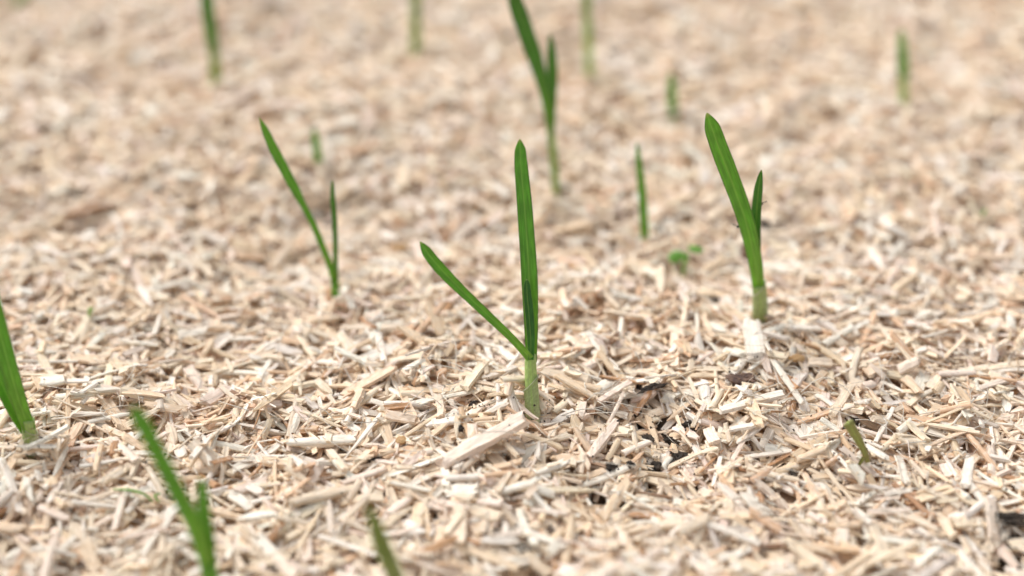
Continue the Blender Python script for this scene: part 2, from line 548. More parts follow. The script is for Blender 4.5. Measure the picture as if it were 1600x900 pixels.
# ------------------------------------------------------------------ the soil sheet
n = 220
def axis(a, b, n, far):
    core = np.linspace(a, b, n)
    return np.concatenate([[-far, -far / 4, a - 2, a - .4], core, [b + .4, b + 2, far / 4, far]])
ax_, ay_ = axis(X0, X1, n, 60), axis(Y0, Y1, n, 60)
AX, AY = np.meshgrid(ax_, ay_)
inside = np.clip(np.minimum(np.minimum(AX - X0, X1 - AX), np.minimum(AY - Y0, Y1 - AY)) / .06, 0, 1)
tz = terrain(np.clip(AX, X0, X1), np.clip(AY, Y0, Y1)) * inside + (1 - inside) * .008
bm_ = np.zeros_like(AX)
for bx, by, r in bare:
    bm_ = np.maximum(bm_, np.exp(-((AX - bx) ** 2 + (AY - by) ** 2) / (r * 1.1) ** 2) * 1.3)
nn = len(ax_)
ii, jj = np.meshgrid(np.arange(nn - 1), np.arange(nn - 1))
a = (jj * nn + ii).ravel()
gf = np.stack([a, a + 1, a + nn + 1, a + nn], -1)
me = mesh_np('ground', np.stack([AX, AY, tz], -1).reshape(-1, 3), [gf], M_GROUND, True,
             [('bare', 'FLOAT', np.clip(bm_, 0, 1).ravel())])
link('ground', me, kind='structure')

# ------------------------------------------------------------------ the mass of chips, one object
rest = np.where(OK & ~is_solo)[0]
rank = rest / N
hi = rest[(rank > .45) & (cy[rest] < .70) & ~outside[rest] & (PXc[rest] > -60) & (PXc[rest] < 1660) & (P['L'][rest] > .0065)]
lo = np.setdiff1d(rest, hi)
parts = [chip_mass('hi', hi, 5, 6), chip_mass('lo', lo, 3, 4)]
off = 0; VV, FF, TT, GG = [], [], [], []
for v, f, t_, g in parts:
    VV.append(v); FF.append(f + off); TT.append(t_); GG.append(g); off += len(v)
print('hi', len(hi), 'lo', len(lo), 'tris', 2 * sum(len(f) for f in FF))
me = mesh_np('wood_chip_mulch', np.concatenate(VV), [np.concatenate(FF)], M_CHIP, np.concatenate(SMOOTH),
             [('tint', 'FLOAT_COLOR', np.concatenate(TT)), ('grain', 'FLOAT_VECTOR', np.concatenate(GG))])
link('wood_chip_mulch', me, kind='stuff', label='deep layer of pale cream and tan wood chip mulch covering the bed')

# ------------------------------------------------------------------ labels for the single chips
MARKS = [((832, 640), 'the central sprout'), ((1188, 500), 'the broad-leaved sprout'),
         ((524, 464), 'the thin forked sprout'), ((47, 694), 'the sprout at the left edge'),
         ((300, 860), 'the bottom left sprout'), ((600, 860), 'the frayed shoot'),
         ((1352, 712), 'the cut green stub'), ((1068, 400), 'the round-leaved seedling'), ((750, 690), 'the largest chip'),
         ((1180, 628), 'the long whitish chip'), ((1160, 592), 'the dark bark scrap'), ((1060, 716), 'the black soil clods'),
         ((1007, 374), 'the single-bladed sprout'), ((1580, 820), 'the dark hollow at the right edge'),
         ((870, 305), 'the tall blurred sprout behind')]
HUE = ['cream', 'whitish', 'tan', 'light brown', 'brown', 'pinkish cream', 'greyish', 'dark brown']
used_labels = {}

def chip_label(px, py, L, W, k, th, bend, slope):
    best = min(MARKS, key=lambda q: math.hypot(q[0][0] - px, (q[0][1] - py) * 1.6))
    dx, dy = px - best[0][0], (py - best[0][1]) * 1.6
    dist = math.hypot(dx, dy)
    if abs(dx) > abs(dy):
        rel = 'right of' if dx > 0 else 'left of'
    else:
        rel = 'in front of' if dy > 0 else 'behind'
    if dist < 60: rel = 'close ' + rel
    elif dist > 210: rel = 'well ' + rel if rel.startswith(('right', 'left')) else 'far ' + rel
    size = 'long' if L > .021 else 'short' if L < .012 else ''
    form = 'broad' if W > .0042 else 'slim' if W < .0026 else ''
    d = math.degrees(th) % 180
    way = 'crosswise' if d < 20 or d > 160 else 'pointing away' if 70 < d < 110 else 'slanting right' if d <= 70 else 'slanting left'
    sh = 'tipped-up' if abs(slope) > .38 else 'bowed' if abs(bend) > .10 else ''
    base = ' '.join(w for w in (sh, size, form, HUE[k], 'chip', way, rel, best[1]) if w)
    return base

def place_single(p1, loc, th, sl, ro, label, K=8, M=8, group='single wood chips on top of the mulch', name='wood_chip', mat=None):
    V, G = chip_local(p1, K, M)
    ax, ay, az = frame(np.array([th]), np.array([sl]), np.array([ro]))
    V = V.reshape(-1, 3)
    Wd = V[:, 0:1] * ax + V[:, 1:2] * ay + V[:, 2:3] * az
    tint = np.concatenate([p1['tint'], np.ones((1, 1))], 1).repeat((K + 2) * M, 0)
    me = mesh_np(name, Wd, [chip_faces(K, M)], mat or M_CHIP, (np.arange((K - 1) * M + 2 * ((M - 2) // 2)) < (K - 1) * M) & bool(p1['seed'][0] % 10 < 3),
                 [('tint', 'FLOAT_COLOR', tint), ('grain', 'FLOAT_VECTOR', G.reshape(-1, 3))])
    return link(name, me, loc=loc, label=label, cat='wood chip', group=group)

LBL = {i: chip_label(PXc[i], PYc[i], P['L'][i], P['W'][i], int(P['k'][i]), TH[i], P['bend'][i], SL[i]) for i in solo}
same = {}
for i in solo: same.setdefault(LBL[i], []).append(i)
for lb, mem in same.items():                            # two alike: the nearer and the farther one
    if len(mem) > 1:
        mem.sort(key=lambda i: -PYc[i])
        for w, i in zip(['nearest', 'farthest'] if len(mem) == 2 else ['nearest', 'middle', 'farthest'], mem):
            LBL[i] = w + ' ' + lb
for i in solo:
    idx = np.array([i])
    lb = LBL[i]
    while len(lb.split()) > 16: lb = lb.replace(' broad ', ' ', 1) if ' broad ' in lb.split('chip')[0] else lb.replace('well ', '', 1).replace('far ', '', 1) if 'well ' in lb or 'far ' in lb else ' '.join(lb.split()[:16])
    place_single(sub(P, idx), (cx[i], cy[i], Z[i]), TH[i], SL[i], RO[i], lb)

# ------------------------------------------------------------------ chips one can point to, laid on top last
NAMED = [  # end pixels, width px, thickness ratio, palette, bend, taper, label
    ((688, 712), (822, 664), 33, .55, 5, .00, (.85, .95), 'largest and thickest chip, weathered cream with brown ends, in front of the central sprout'),
    ((1126, 640), (1223, 617), 17, .6, 1, .00, (.9, 1.0), 'long straight whitish chip right of the black soil clods, below the dark bark scrap'),
    ((1172, 503), (1182, 552), 30, .4, 1, .02, (.8, 1.0), 'short broad white chip propped against the stem foot of the broad-leaved sprout'),
    ((920, 712), (964, 650), 19, .7, 5, .00, (.8, .75), 'stout round-ended cream chip slanting right between central sprout and black soil clods'),
    ((540, 712), (618, 632), 9, .5, 1, .03, (.3, .6), 'long thin whitish sliver slanting right, left of the largest chip'),
    ((1500, 578), (1606, 562), 15, .5, 0, .00, (.7, 1.0), 'long cream chip lying crosswise at the right edge of the picture'),
    ((1166, 688), (1240, 680), 8, .5, 1, .00, (.9, .9), 'narrow straight whitish chip left of the cut green stub'),
    ((1140, 676), (1182, 678), 9, .6, 1, .00, (.9, .9), 'small white chip lying crosswise behind the narrow whitish chip'),
    ((1516, 712), (1508, 762), 18, .4, 1, .00, (.95, .95), 'short flat whitish chip pointing away, right of the cut green stub'),
    ((1500, 664), (1560, 724), 11, .6, 3, .12, (.5, .7), 'bowed light brown chip curving towards the right edge, beside the cut green stub'),
    ((1090, 742), (1130, 710), 5, .6, 4, .00, (.5, .4), 'thin reddish brown splinter poking up right of the black soil clods'),
    ((60, 792), (104, 804), 15, .5, 5, .00, (.95, .9), 'short blunt cream chip at lower left, below the left edge sprout'),
    ((1440, 655), (1530, 676), 10, .5, 0, .00, (.6, .9), 'long tan-edged cream chip slanting left behind the short flat whitish chip'),
    ((515, 700), (540, 740), 16, .5, 0, .00, (.9, .9), 'cream chip slanting left beside the foot of the long whitish sliver'),
    ((535, 758), (602, 730), 16, .5, 5, .00, (.7, .95), 'pinkish cream chip slanting right above the frayed shoot'),
    ((500, 838), (588, 868), 12, .5, 1, .00, (.8, .8), 'blurred whitish chip slanting left beside the frayed shoot'),
    ((1070, 815), (1190, 842), 14, .4, 1, .00, (.6, .9), 'long blurred whitish chip near the bottom edge, right of the middle'),
    ((606, 800), (640, 782), 20, .4, 5, .00, (.8, .5), 'broad pale chip right of the tip of the frayed shoot'),
    ((590, 520), (600, 566), 13, .5, 1, .00, (.9, .9), 'upright-looking cream chip pointing away, left of the central sprout'),
    ((1232, 520), (1282, 506), 19, .5, 1, .00, (.95, .9), 'broad cream chip right of the foot of the broad-leaved sprout'),
    ((868, 592), (930, 612), 17, .5, 2, .03, (.9, .6), 'tan shaving slanting left, right behind the central sprout'),
    ((935, 622), (985, 598), 14, .6, 5, .00, (.9, .95), 'cream chip slanting right, left of the black soil clods'),
    ((1010, 640), (1030, 690), 12, .5, 2, .00, (.9, .4), 'pointed tan chip standing over the black soil clods'),
    ((300, 715), (325, 690), 13, .5, 1, .0, (.9, .9), 'whitish chip behind the blurred sprout at the bottom edge'),
    ((1330, 600), (1300, 650), 17, .4, 0, .0, (.9, .9), 'broad cream chip slanting right behind the cut green stub'),
    ((1395, 640), (1368, 690), 9, .5, 1, .0, (.9, .9), 'slim whitish chip right of the cut green stub, slanting right'),
    ((870, 420), (930, 432), 13, .5, 1, .02, (.8, .9), 'blurred whitish chip behind the central sprout, left of the seedling'),
    ((600, 430), (668, 412), 13, .4, 1, .02, (.5, .9), 'blurred white chip between thin forked sprout and central sprout'),
]
for (a_, b_, wpx, tr_, k, bend, tap, lb) in NAMED:
    zt = hit((a_[0] + b_[0]) / 2, (a_[1] + b_[1]) / 2)[2]
    for it in range(4):                                # where the top of the resting chip is seen, not the ground below
        A, B = flat_hit(*a_, zt), flat_hit(*b_, zt)
        d = np.linalg.norm((A + B) / 2 - CPOS)
        v = B[:2] - A[:2]; L = float(np.hypot(*v)); th = math.atan2(v[1], v[0])
        W = wpx * d / FPX / (abs(math.cos(th)) * .75 + abs(math.sin(th)) * 1.0)
        T = W * tr_
        mid = (A + B) / 2
        zt = settle(mid[0], mid[1], th, L, W, T, 0, 0.0, False, True)[0] + T * .12
    p1 = make_params(1)
    p1['L'][:] = L; p1['W'][:] = W; p1['T'][:] = T; p1['curl'][:] = .12; p1['bend'][:] = bend
    p1['tap'][0] = tap; p1['skew'][0] = rng.uniform(-.3, .3, 2); p1['twist'][:] = .03; p1['side'][:] = bend * .6
    p1['tint'][0] = PAL[k] * 1.02
    r = settle(mid[0], mid[1], th, L, W, T, 0, 0.0, True, True)
    r = (r[0] + T * .12, r[1] * .7, r[2])
    if r is None:
        z, sl, ro = surf(mid[0], mid[1]) + T / 2, 0, 0
    else:
        z, sl, ro = r
    place_single(p1, (mid[0], mid[1], z), th, sl, ro, lb, 10, 8)

# ------------------------------------------------------------------ fibres: hair-thin curled bast threads
def tube(pts, rad, sides=4):
    pts = np.asarray(pts, float)
    rad = np.broadcast_to(np.asarray(rad, float), (len(pts),))
    tg = np.gradient(pts, axis=0)
    tg /= np.linalg.norm(tg, axis=1)[:, None] + 1e-12
    ref = np.array([.31, .2, .93]); ref = ref / np.linalg.norm(ref)
    a = np.cross(tg, ref); a /= np.linalg.norm(a, axis=1)[:, None] + 1e-9
    b = np.cross(tg, a)
    an = np.arange(sides) / sides * 2 * math.pi
    V = pts[:, None] + rad[:, None, None] * (np.cos(an)[None, :, None] * a[:, None] + np.sin(an)[None, :, None] * b[:, None])
    F = []
    for k in range(len(pts) - 1):
        for m in range(sides):
            F.append((k * sides + m, k * sides + (m + 1) % sides, (k + 1) * sides + (m + 1) % sides, (k + 1) * sides + m))
    return V.reshape(-1, 3), np.array(F)

VV, FF, TT, GG = [], [], [], []; off = 0
for q in range(1100):
    if q < 800:
        px, py = rng.uniform(-40, 1640), rng.uniform(470, 900)
    else:
        px, py = rng.uniform(-40, 1640), rng.uniform(200, 520)
    p = hit(px, py)
    Lf = rng.uniform(.006, .024); th = rng.uniform(0, 6.28); cv = rng.normal(0, 1.3)
    t = np.linspace(0, 1, 9)
    ang = th + cv * t
    xy = np.cumsum(np.stack([np.cos(ang), np.sin(ang)], -1), 0) * Lf / 9
    lift = rng.uniform(.0, .006) if rng.random() < .45 else .001
    zt = p[2] + .0006 + lift * (np.sin(t * math.pi * rng.uniform(.6, 1.0))) + np.cumsum(rng.normal(0, .00015, 9))
    pts = np.stack([p[0] + xy[:, 0], p[1] + xy[:, 1], zt], -1)
    v, f = tube(pts, np.linspace(1, .35, 9) * rng.uniform(.00009, .00028), 4)
    VV.append(v); FF.append(f + off); off += len(v)
    c = np.array((.82, .76, .66, 1)) * rng.uniform(.75, 1.05)
    if rng.random() < .12: c = np.array((.45, .30, .17, 1))
    TT.append(np.tile(c, (len(v), 1))); GG.append(v * 300)
me = mesh_np('loose_fibres', np.concatenate(VV), [np.concatenate(FF)], M_CHIP, True,
             [('tint', 'FLOAT_COLOR', np.concatenate(TT)), ('grain', 'FLOAT_VECTOR', np.concatenate(GG))])
link('loose_fibres', me, kind='stuff', label='hair-thin pale fibres curling over the mulch')

# soil crumbs and wood dust sifted over the chips
VV, FF = [], []; off = 0
ctrs = [(1062, 717, 60), (1013, 640, 60), (955, 732, 40), (740, 640, 45), (1180, 590, 40), (840, 640, 40), (47, 700, 40), (1345, 700, 50), (1585, 815, 50)]
tet = np.array([(1, 0, -.5), (-.5, .87, -.5), (-.5, -.87, -.5), (.1, .1, .9), (-.3, .5, .6)])
tf = np.array([(0, 1, 3), (1, 4, 3), (1, 2, 4), (2, 0, 3), (2, 3, 4), (0, 2, 1)])
for q in range(520):
    if q < 330:
        c = ctrs[q % len(ctrs)]; px, py = c[0] + rng.normal(0, c[2] * .6), c[1] + rng.normal(0, c[2] * .35)
    else:
        px, py = rng.uniform(0, 1600), rng.uniform(350, 895)
    p = hit(px, py)
    v = (tet + rng.normal(0, .25, tet.shape)) * rng.uniform(.00018, .00055) + p + np.array([0, 0, .0003])
    VV.append(v); FF.append(tf + off); off += 5
me = mesh_np('soil_crumbs', np.concatenate(VV), [np.concatenate(FF)], M_SOIL)
link('soil_crumbs', me, kind='stuff', label='tiny dark soil crumbs sprinkled over the chips')

# ------------------------------------------------------------------ garlic sprouts
def catmull(pts, n):
    pts = np.asarray(pts, float)
    ext = np.vstack([2 * pts[0] - pts[1], pts, 2 * pts[-1] - pts[-2]])
    seg = len(pts) - 1
    out = []
    for q in np.linspace(0, seg, n):
        k = min(int(q), seg - 1); t = q - k
        p0, p1, p2, p3 = ext[k:k + 4]
        out.append(.5 * (2 * p1 + (p2 - p0) * t + (2 * p0 - 5 * p1 + 4 * p2 - p3) * t * t + (3 * p1 - p0 - 3 * p2 + p3) * t ** 3))
    return np.array(out)

class Plant:
    """a sprout standing at the place of its foot; outlines are given as seen, in the sprout's own upright plane"""
    def __init__(s, base, lean=.12):
        s.b = hit(base[0], base[1] - (6 if base[1] > 480 else 3), r=9)
        s.b[2] -= .001
        s.lean = lean
    def pt(s, px, py, off=0., lean=None):
        d = ray(px, py)
        l = s.lean if lean is None else lean
        t = (s.b[1] + off + l * (CAMH - s.b[2])) / (d[1] - l * d[2])
        return CPOS + d * t
    def scale(s, p):
        return ((p - CPOS) @ FWD) / FPX

def leaf_mesh(name, pl, path, widths, mat, fold=.35, yaw=0., off=0., lean=None, roll_twist=0., n=36, thick=.00045, seed=0., blunt=1.35):
    """path: pixels foot -> tip, widths: (t, px); a keeled strap with two skins and rounded tip"""
    C = catmull([pl.pt(x, y, off, lean) for x, y in path], n)
    # finer rings towards the tip
    t = np.linspace(0, 1, n); tt = 1 - (1 - t) ** 1.35
    C = np.stack([np.interp(tt, t, C[:, k]) for k in range(3)], -1)
    tg = np.gradient(C, axis=0); tg /= np.linalg.norm(tg, axis=1)[:, None]
    wpx = np.interp(tt, [w[0] for w in widths], [w[1] for w in widths])
    ker = np.array([.25, .5, .25])
    wpx[1:-1] = np.convolve(wpx, ker, 'valid')
    tipr = np.clip((1 - tt) / (.075 * blunt), 0, 1)
    wpx = wpx * np.sqrt(1 - (1 - tipr) ** 2 + 1e-5)
    w = np.array([wpx[k] * pl.scale(C[k]) for k in range(n)])
    M = 9
    us = np.linspace(-1, 1, M)
    rr = np.random.default_rng(int(seed * 100) + 3)
    wob = np.convolve(rr.normal(0, 1, n + 6), np.ones(7) / 7, 'valid') * .10
    top, bot = [], []
    for k in range(n):
        yw = yaw + roll_twist * tt[k] + wob[k]
        view = C[k] - CPOS; view /= np.linalg.norm(view)
        side = np.cross(view, tg[k]); side /= np.linalg.norm(side)
        if side[0] < 0: side = -side
        back = np.cross(tg[k], side)
        if back @ view < 0: back = -back
        sd = side * math.cos(yw) + back * math.sin(yw)
        bk = -side * math.sin(yw) + back * math.cos(yw)
        hw = w[k] / 2 / max(.35, abs(math.cos(yw)))
        fd = fold * (1 - .25 * tt[k])
        for lst, sgn in ((top, -1), (bot, 1)):
            th_ = thick * (1 - .4 * np.abs(us)) * np.clip(hw / .0012, .25, 1)
            P3 = C[k] + sd * (us * hw)[:, None] * (1 - .1 * fd) + bk * (-(np.abs(us) ** 1.6) * hw * fd + sgn * th_ / 2)[:, None]
            lst.append(P3)
    top, bot = np.array(top), np.array(bot)[:, ::-1]
    V = np.concatenate([top, bot], 1)                     # (n, 2M, 3)
    U = np.concatenate([us, us[::-1]])
    bl = np.stack([np.tile(U, (n, 1)), np.repeat(tt[:, None], 2 * M, 1), np.full((n, 2 * M), seed)], -1)
    F = []
    R_ = 2 * M
    for k in range(n - 1):
        for m in range(R_):
            F.append((k * R_ + m, k * R_ + (m + 1) % R_, (k + 1) * R_ + (m + 1) % R_, (k + 1) * R_ + m))
    for base in (0, (n - 1) * R_):
        for m in range(M - 1):
            F.append((base + m, base + m + 1, base + R_ - 2 - m, base + R_ - 1 - m))
    return mesh_np(name, V.reshape(-1, 3) - pl.b, [np.array(F)], mat, True, [('blade', 'FLOAT_VECTOR', bl.reshape(-1, 3))])

def stem_mesh(name, pl, path, widths, mat, off=0., slant=0., n=14, flat=.85, seed=0., rim=0., lean=None):
    """round stem or open sheath tube; slant lifts the right side of the rim, rim flares it"""
    C = catmull([pl.pt(x, y, off, lean) for x, y in path], n)
    t = np.linspace(0, 1, n)
    wpx = np.interp(t, [w[0] for w in widths], [w[1] for w in widths])
    M = 18
    an = np.arange(M) / M * 2 * math.pi
    tg = np.gradient(C, axis=0); tg /= np.linalg.norm(tg, axis=1)[:, None]
    V, BL = [], []
    ln = np.linalg.norm(C[-1] - C[0])
    for k in range(n):
        r = wpx[k] * pl.scale(C[k]) / 2
        if rim and k == n - 1: r *= 1 + rim
        side = np.array([1.0, 0, 0]); side -= tg[k] * (side @ tg[k]); side /= np.linalg.norm(side)
        back = np.cross(tg[k], side)
        rib = 1 + .025 * np.sin(an * 9 + seed)
        ring = C[k] + (np.cos(an) * r * rib)[:, None] * side + (np.sin(an) * r * flat * rib)[:, None] * back
        if slant:
            ring = ring + tg[k] * (np.cos(an) * slant * r * t[k])[:, None]
        V.append(ring)
        BL.append(np.stack([np.cos(an) * .8, np.full(M, t[k]) * (1.0 if rim else .9), np.full(M, seed)], -1))
    F = []
    for k in range(n - 1):
        for m in range(M):
            F.append((k * M + m, k * M + (m + 1) % M, (k + 1) * M + (m + 1) % M, (k + 1) * M + m))
    faces = np.array(F)
    V = np.array(V); BL = np.array(BL)
    if rim:                                                # inner skin of an open sheath
        inner = V[::-1].copy()
        ctr = C[::-1][:, None]
        inner = ctr + (inner - ctr) * .86
        V = np.concatenate([V, inner]); BL = np.concatenate([BL, BL[::-1]])
        faces = np.concatenate([faces, faces + n * M,
                np.array([((n - 1) * M + m, (n - 1) * M + (m + 1) % M, n * M + (m + 1) % M, n * M + m) for m in range(M)])])
    else:
        last = (n - 1) * M
        faces = np.concatenate([faces, np.array([(last + m, last + m + 1, last + M - 2 - m, last + M - 1 - m) for m in range(M // 2 - 1)])])
    return mesh_np(name, V.reshape(-1, 3) - pl.b, [faces], mat, True, [('blade', 'FLOAT_VECTOR', BL.reshape(-1, 3))])

def sprout(base, label, leaves, stem=None, sheath=None, lean=.12, name='garlic_sprout', group='garlic sprouts in the mulch', cat='garlic sprout'):
    pl = Plant(base, lean)
    root = thing(name, pl.b, label, cat, group)
    if stem:
        link('stem', stem_mesh('stem', pl, *stem[:2], stem[2], **(stem[3] if len(stem) > 3 else {})), root)
    if sheath:
        link('sheath', stem_mesh('sheath', pl, *sheath[:2], M_SHEATH, **sheath[2]), root)
    for q, (path, widths, mat, kw) in enumerate(leaves):
        link('leaf', leaf_mesh('leaf', pl, path, widths, mat, seed=q * 1.7 + base[0] * .013, **kw), root)
    return pl, root

# 1 central
PL1, R1 = sprout((832, 640), 'tall sharp central garlic sprout, upright leaf, small inner leaf and one long leaf leaning left', [
    ([(830, 566), (829, 500), (826, 420), (820, 330), (814, 262), (812, 217)], [(0, 17), (.15, 22), (.35, 27), (.6, 25), (.8, 22), (.93, 18), (1, 9)], M_LEAF, dict(fold=.45, yaw=.10, off=.0010)),
    ([(829, 560), (800, 528), (760, 490), (715, 447), (680, 410), (656, 377)], [(0, 13), (.2, 12), (.5, 15), (.75, 19), (.9, 17), (1, 7)], M_LEAF, dict(fold=.30, yaw=-.25, off=-.0012, lean=.25)),
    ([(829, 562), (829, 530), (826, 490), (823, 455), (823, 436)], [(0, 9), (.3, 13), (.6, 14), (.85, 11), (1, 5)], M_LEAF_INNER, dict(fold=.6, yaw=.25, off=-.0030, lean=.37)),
  ],
  stem=([(834, 662), (832, 635), (830, 600), (829, 575), (829, 553)], [(0, 19), (.3, 20), (.7, 19), (1, 17)], M_STEM, dict(off=0)),
  sheath=([(833, 650), (831, 625), (829, 598)], [(0, 23), (1, 23)], dict(slant=.9, rim=.22)), lean=.40)
# 2 right
PL2, R2 = sprout((1188, 500), 'sharp garlic sprout right of the middle with a broad and a short leaf', [
    ([(1187, 472), (1180, 410), (1165, 345), (1142, 280), (1120, 222), (1104, 176)], [(0, 17), (.1, 19), (.25, 24), (.45, 27), (.7, 29), (.9, 26), (1, 12)], M_LEAF, dict(fold=.32, yaw=.12, off=-.0002)),
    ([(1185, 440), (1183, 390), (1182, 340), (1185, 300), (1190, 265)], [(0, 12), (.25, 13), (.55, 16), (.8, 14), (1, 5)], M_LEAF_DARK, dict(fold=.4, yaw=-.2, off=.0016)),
  ],
  stem=([(1189, 520), (1188, 498), (1187, 470), (1186, 446)], [(0, 20), (.5, 21), (1, 19)], M_STEM, dict()),
  sheath=([(1189, 515), (1188, 490), (1187, 465), (1186, 449)], [(0, 24), (.5, 24), (1, 22)], dict(slant=1.2, rim=.08)), lean=-.22)
# 3 thin forked
sprout((524, 464), 'thin forked garlic sprout left of the middle, long thin leaf leaning left, short upright leaf', [
    ([(523, 445), (512, 408), (488, 350), (462, 300), (430, 240), (404, 182)], [(0, 10), (.3, 10), (.52, 10), (.62, 15), (.8, 16), (.94, 11), (1, 4)], M_LEAF, dict(fold=.5, yaw=.35)),
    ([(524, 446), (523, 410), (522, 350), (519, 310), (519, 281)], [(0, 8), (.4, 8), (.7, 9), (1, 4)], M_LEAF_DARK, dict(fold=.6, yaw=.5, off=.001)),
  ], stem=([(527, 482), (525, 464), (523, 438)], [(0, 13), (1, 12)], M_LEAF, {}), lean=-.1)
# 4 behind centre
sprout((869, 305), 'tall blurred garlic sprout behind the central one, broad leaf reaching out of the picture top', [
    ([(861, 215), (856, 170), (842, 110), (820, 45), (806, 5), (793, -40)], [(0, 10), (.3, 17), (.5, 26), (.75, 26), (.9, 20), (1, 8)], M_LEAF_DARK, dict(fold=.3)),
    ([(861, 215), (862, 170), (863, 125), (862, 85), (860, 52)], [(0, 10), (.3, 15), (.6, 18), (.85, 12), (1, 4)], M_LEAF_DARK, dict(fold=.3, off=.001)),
  ], stem=([(871, 325), (869, 300), (866, 260), (861, 205)], [(0, 11), (.5, 12), (1, 13)], M_LEAF_PALE, {}), lean=.0)
# 5 single
sprout((1007, 374), 'slender single-bladed garlic sprout between the central and the broad-leaved sprout', [
    ([(1008, 392), (1007, 360), (1004, 310), (999, 260), (995, 221)], [(0, 12), (.3, 14), (.6, 13), (.85, 9), (1, 3)], M_LEAF, dict(fold=.5))], lean=0)
# 6 upper left
sprout((337, 134), 'blurred garlic sprout at the top of the picture, left, rising out of the frame', [
    ([(334, 95), (330, 55), (325, 20), (320, -30), (312, -90)], [(0, 14), (.3, 20), (.6, 22), (1, 8)], M_LEAF_DARK, dict(fold=.4))],
    stem=([(338, 150), (337, 130), (334, 70)], [(0, 15), (1, 16)], M_LEAF_PALE, {}), lean=0)
# 7 top
sprout((650, 82), 'pale blurred garlic sprout at the top edge, left of the tall blurred sprout', [
    ([(650, 45), (649, 5), (648, -40), (644, -80)], [(0, 13), (.4, 18), (1, 8)], M_LEAF_PALE, dict(fold=.4))],
    stem=([(651, 98), (650, 75), (649, 15)], [(0, 15), (1, 17)], M_LEAF_PALE, {}), lean=0)
# 8 top
sprout((921, 120), 'pale yellowish garlic sprout at the top edge, right of the tall blurred sprout', [
    ([(919, 55), (917, 20), (915, -30), (911, -60)], [(0, 11), (.4, 17), (1, 8)], M_LEAF_PALE, dict(fold=.4))],
    stem=([(922, 134), (921, 112), (918, 30)], [(0, 13), (1, 15)], M_STEM, {}), lean=0)
# 9-11 small ones
sprout((1052, 192), 'short blurred young shoot just behind the slender single-bladed sprout', [
    ([(1053, 204), (1052, 180), (1050, 150), (1049, 112)], [(0, 13), (.5, 16), (.85, 14), (1, 6)], M_LEAF, dict(fold=.4))], lean=0)
sprout((1412, 162), 'blurred young shoot standing alone at upper right with pale foot', [
    ([(1412, 135), (1412, 110), (1410, 75), (1408, 45)], [(0, 12), (.4, 17), (.8, 14), (1, 6)], M_LEAF, dict(fold=.4))],
    stem=([(1413, 176), (1412, 158), (1412, 120)], [(0, 14), (1, 14)], M_STEM, {}), lean=0)
sprout((499, 276), 'small yellowish blurred shoot behind the thin forked sprout', [
    ([(502, 290), (500, 265), (495, 235), (491, 200)], [(0, 12), (.5, 14), (.85, 12), (1, 5)], M_LEAF, dict(fold=.4))], lean=0)
# 12 left edge
sprout((47, 694), 'garlic sprout at the left edge with two broad leaves leaning out of the frame', [
    ([(46, 672), (31, 630), (13, 568), (-5, 500), (-18, 440), (-30, 370)], [(0, 20), (.3, 26), (.6, 27), (.9, 22), (1, 8)], M_LEAF, dict(fold=.4, off=-.001)),
    ([(41, 672), (24, 642), (3, 600), (-18, 550), (-40, 490)], [(0, 20), (.3, 24), (.7, 26), (1, 8)], M_LEAF, dict(fold=.35, off=.0015)),
  ], stem=([(49, 712), (47, 690), (43, 655)], [(0, 20), (1, 22)], M_STEM, {}),
  sheath=([(49, 708), (48, 690), (46, 670)], [(0, 24), (1, 24)], dict(slant=-.7, rim=.10)), lean=.05)
# 13 bottom left
sprout((350, 990), 'blurred garlic sprout at the bottom edge, left, thick leaf leaning left beside a short one', [
    ([(327, 893), (305, 825), (278, 770), (250, 715), (226, 668), (206, 634)], [(0, 22), (.3, 26), (.6, 25), (.85, 26), (1, 14)], M_LEAF, dict(fold=.35, off=-.001)),
    ([(330, 893), (324, 850), (319, 805), (315, 745)], [(0, 20), (.4, 24), (.75, 21), (1, 13)], M_LEAF, dict(fold=.35, off=.001)),
  ], stem=([(348, 1005), (331, 915), (325, 880)], [(0, 24), (1, 26)], M_LEAF, {}), lean=.10)
# 14 frayed shoot at the bottom
sprout((660, 1010), 'blurred frayed green shoot at the bottom edge, left of the middle', [
    ([(650, 985), (608, 880), (590, 830), (574, 788)], [(0, 24), (.5, 23), (1, 14)], M_CUT, dict(fold=.5, off=0)),
    ([(648, 985), (600, 880), (584, 840), (578, 800)], [(0, 12), (.5, 9), (1, 5)], M_LEAF_PALE, dict(fold=.5, off=-.003)),
    ([(655, 985), (618, 880), (600, 835), (589, 806)], [(0, 12), (.5, 9), (1, 4)], M_LEAF_PALE, dict(fold=.5, off=-.002)),
  ], lean=.1, name='frayed_shoot', group=None, cat='shoot')
# 15 cut stub
PL15, R15 = sprout((1352, 728), 'short olive green shoot cut off square, sticking out of the chips at lower right', [],
   stem=([(1356, 722), (1349, 702), (1338, 682), (1325, 660)], [(0, 8), (.35, 11), (.7, 15), (1, 17)], M_CUT, dict(flat=.35, slant=.25)),
   lean=-.1, name='cut_shoot', group=None, cat='shoot')
link('strand', leaf_mesh('strand', PL15, [(1352, 712), (1345, 722), (1336, 738)], [(0, 8), (1, 3)], M_CUT, seed=3.), R15)

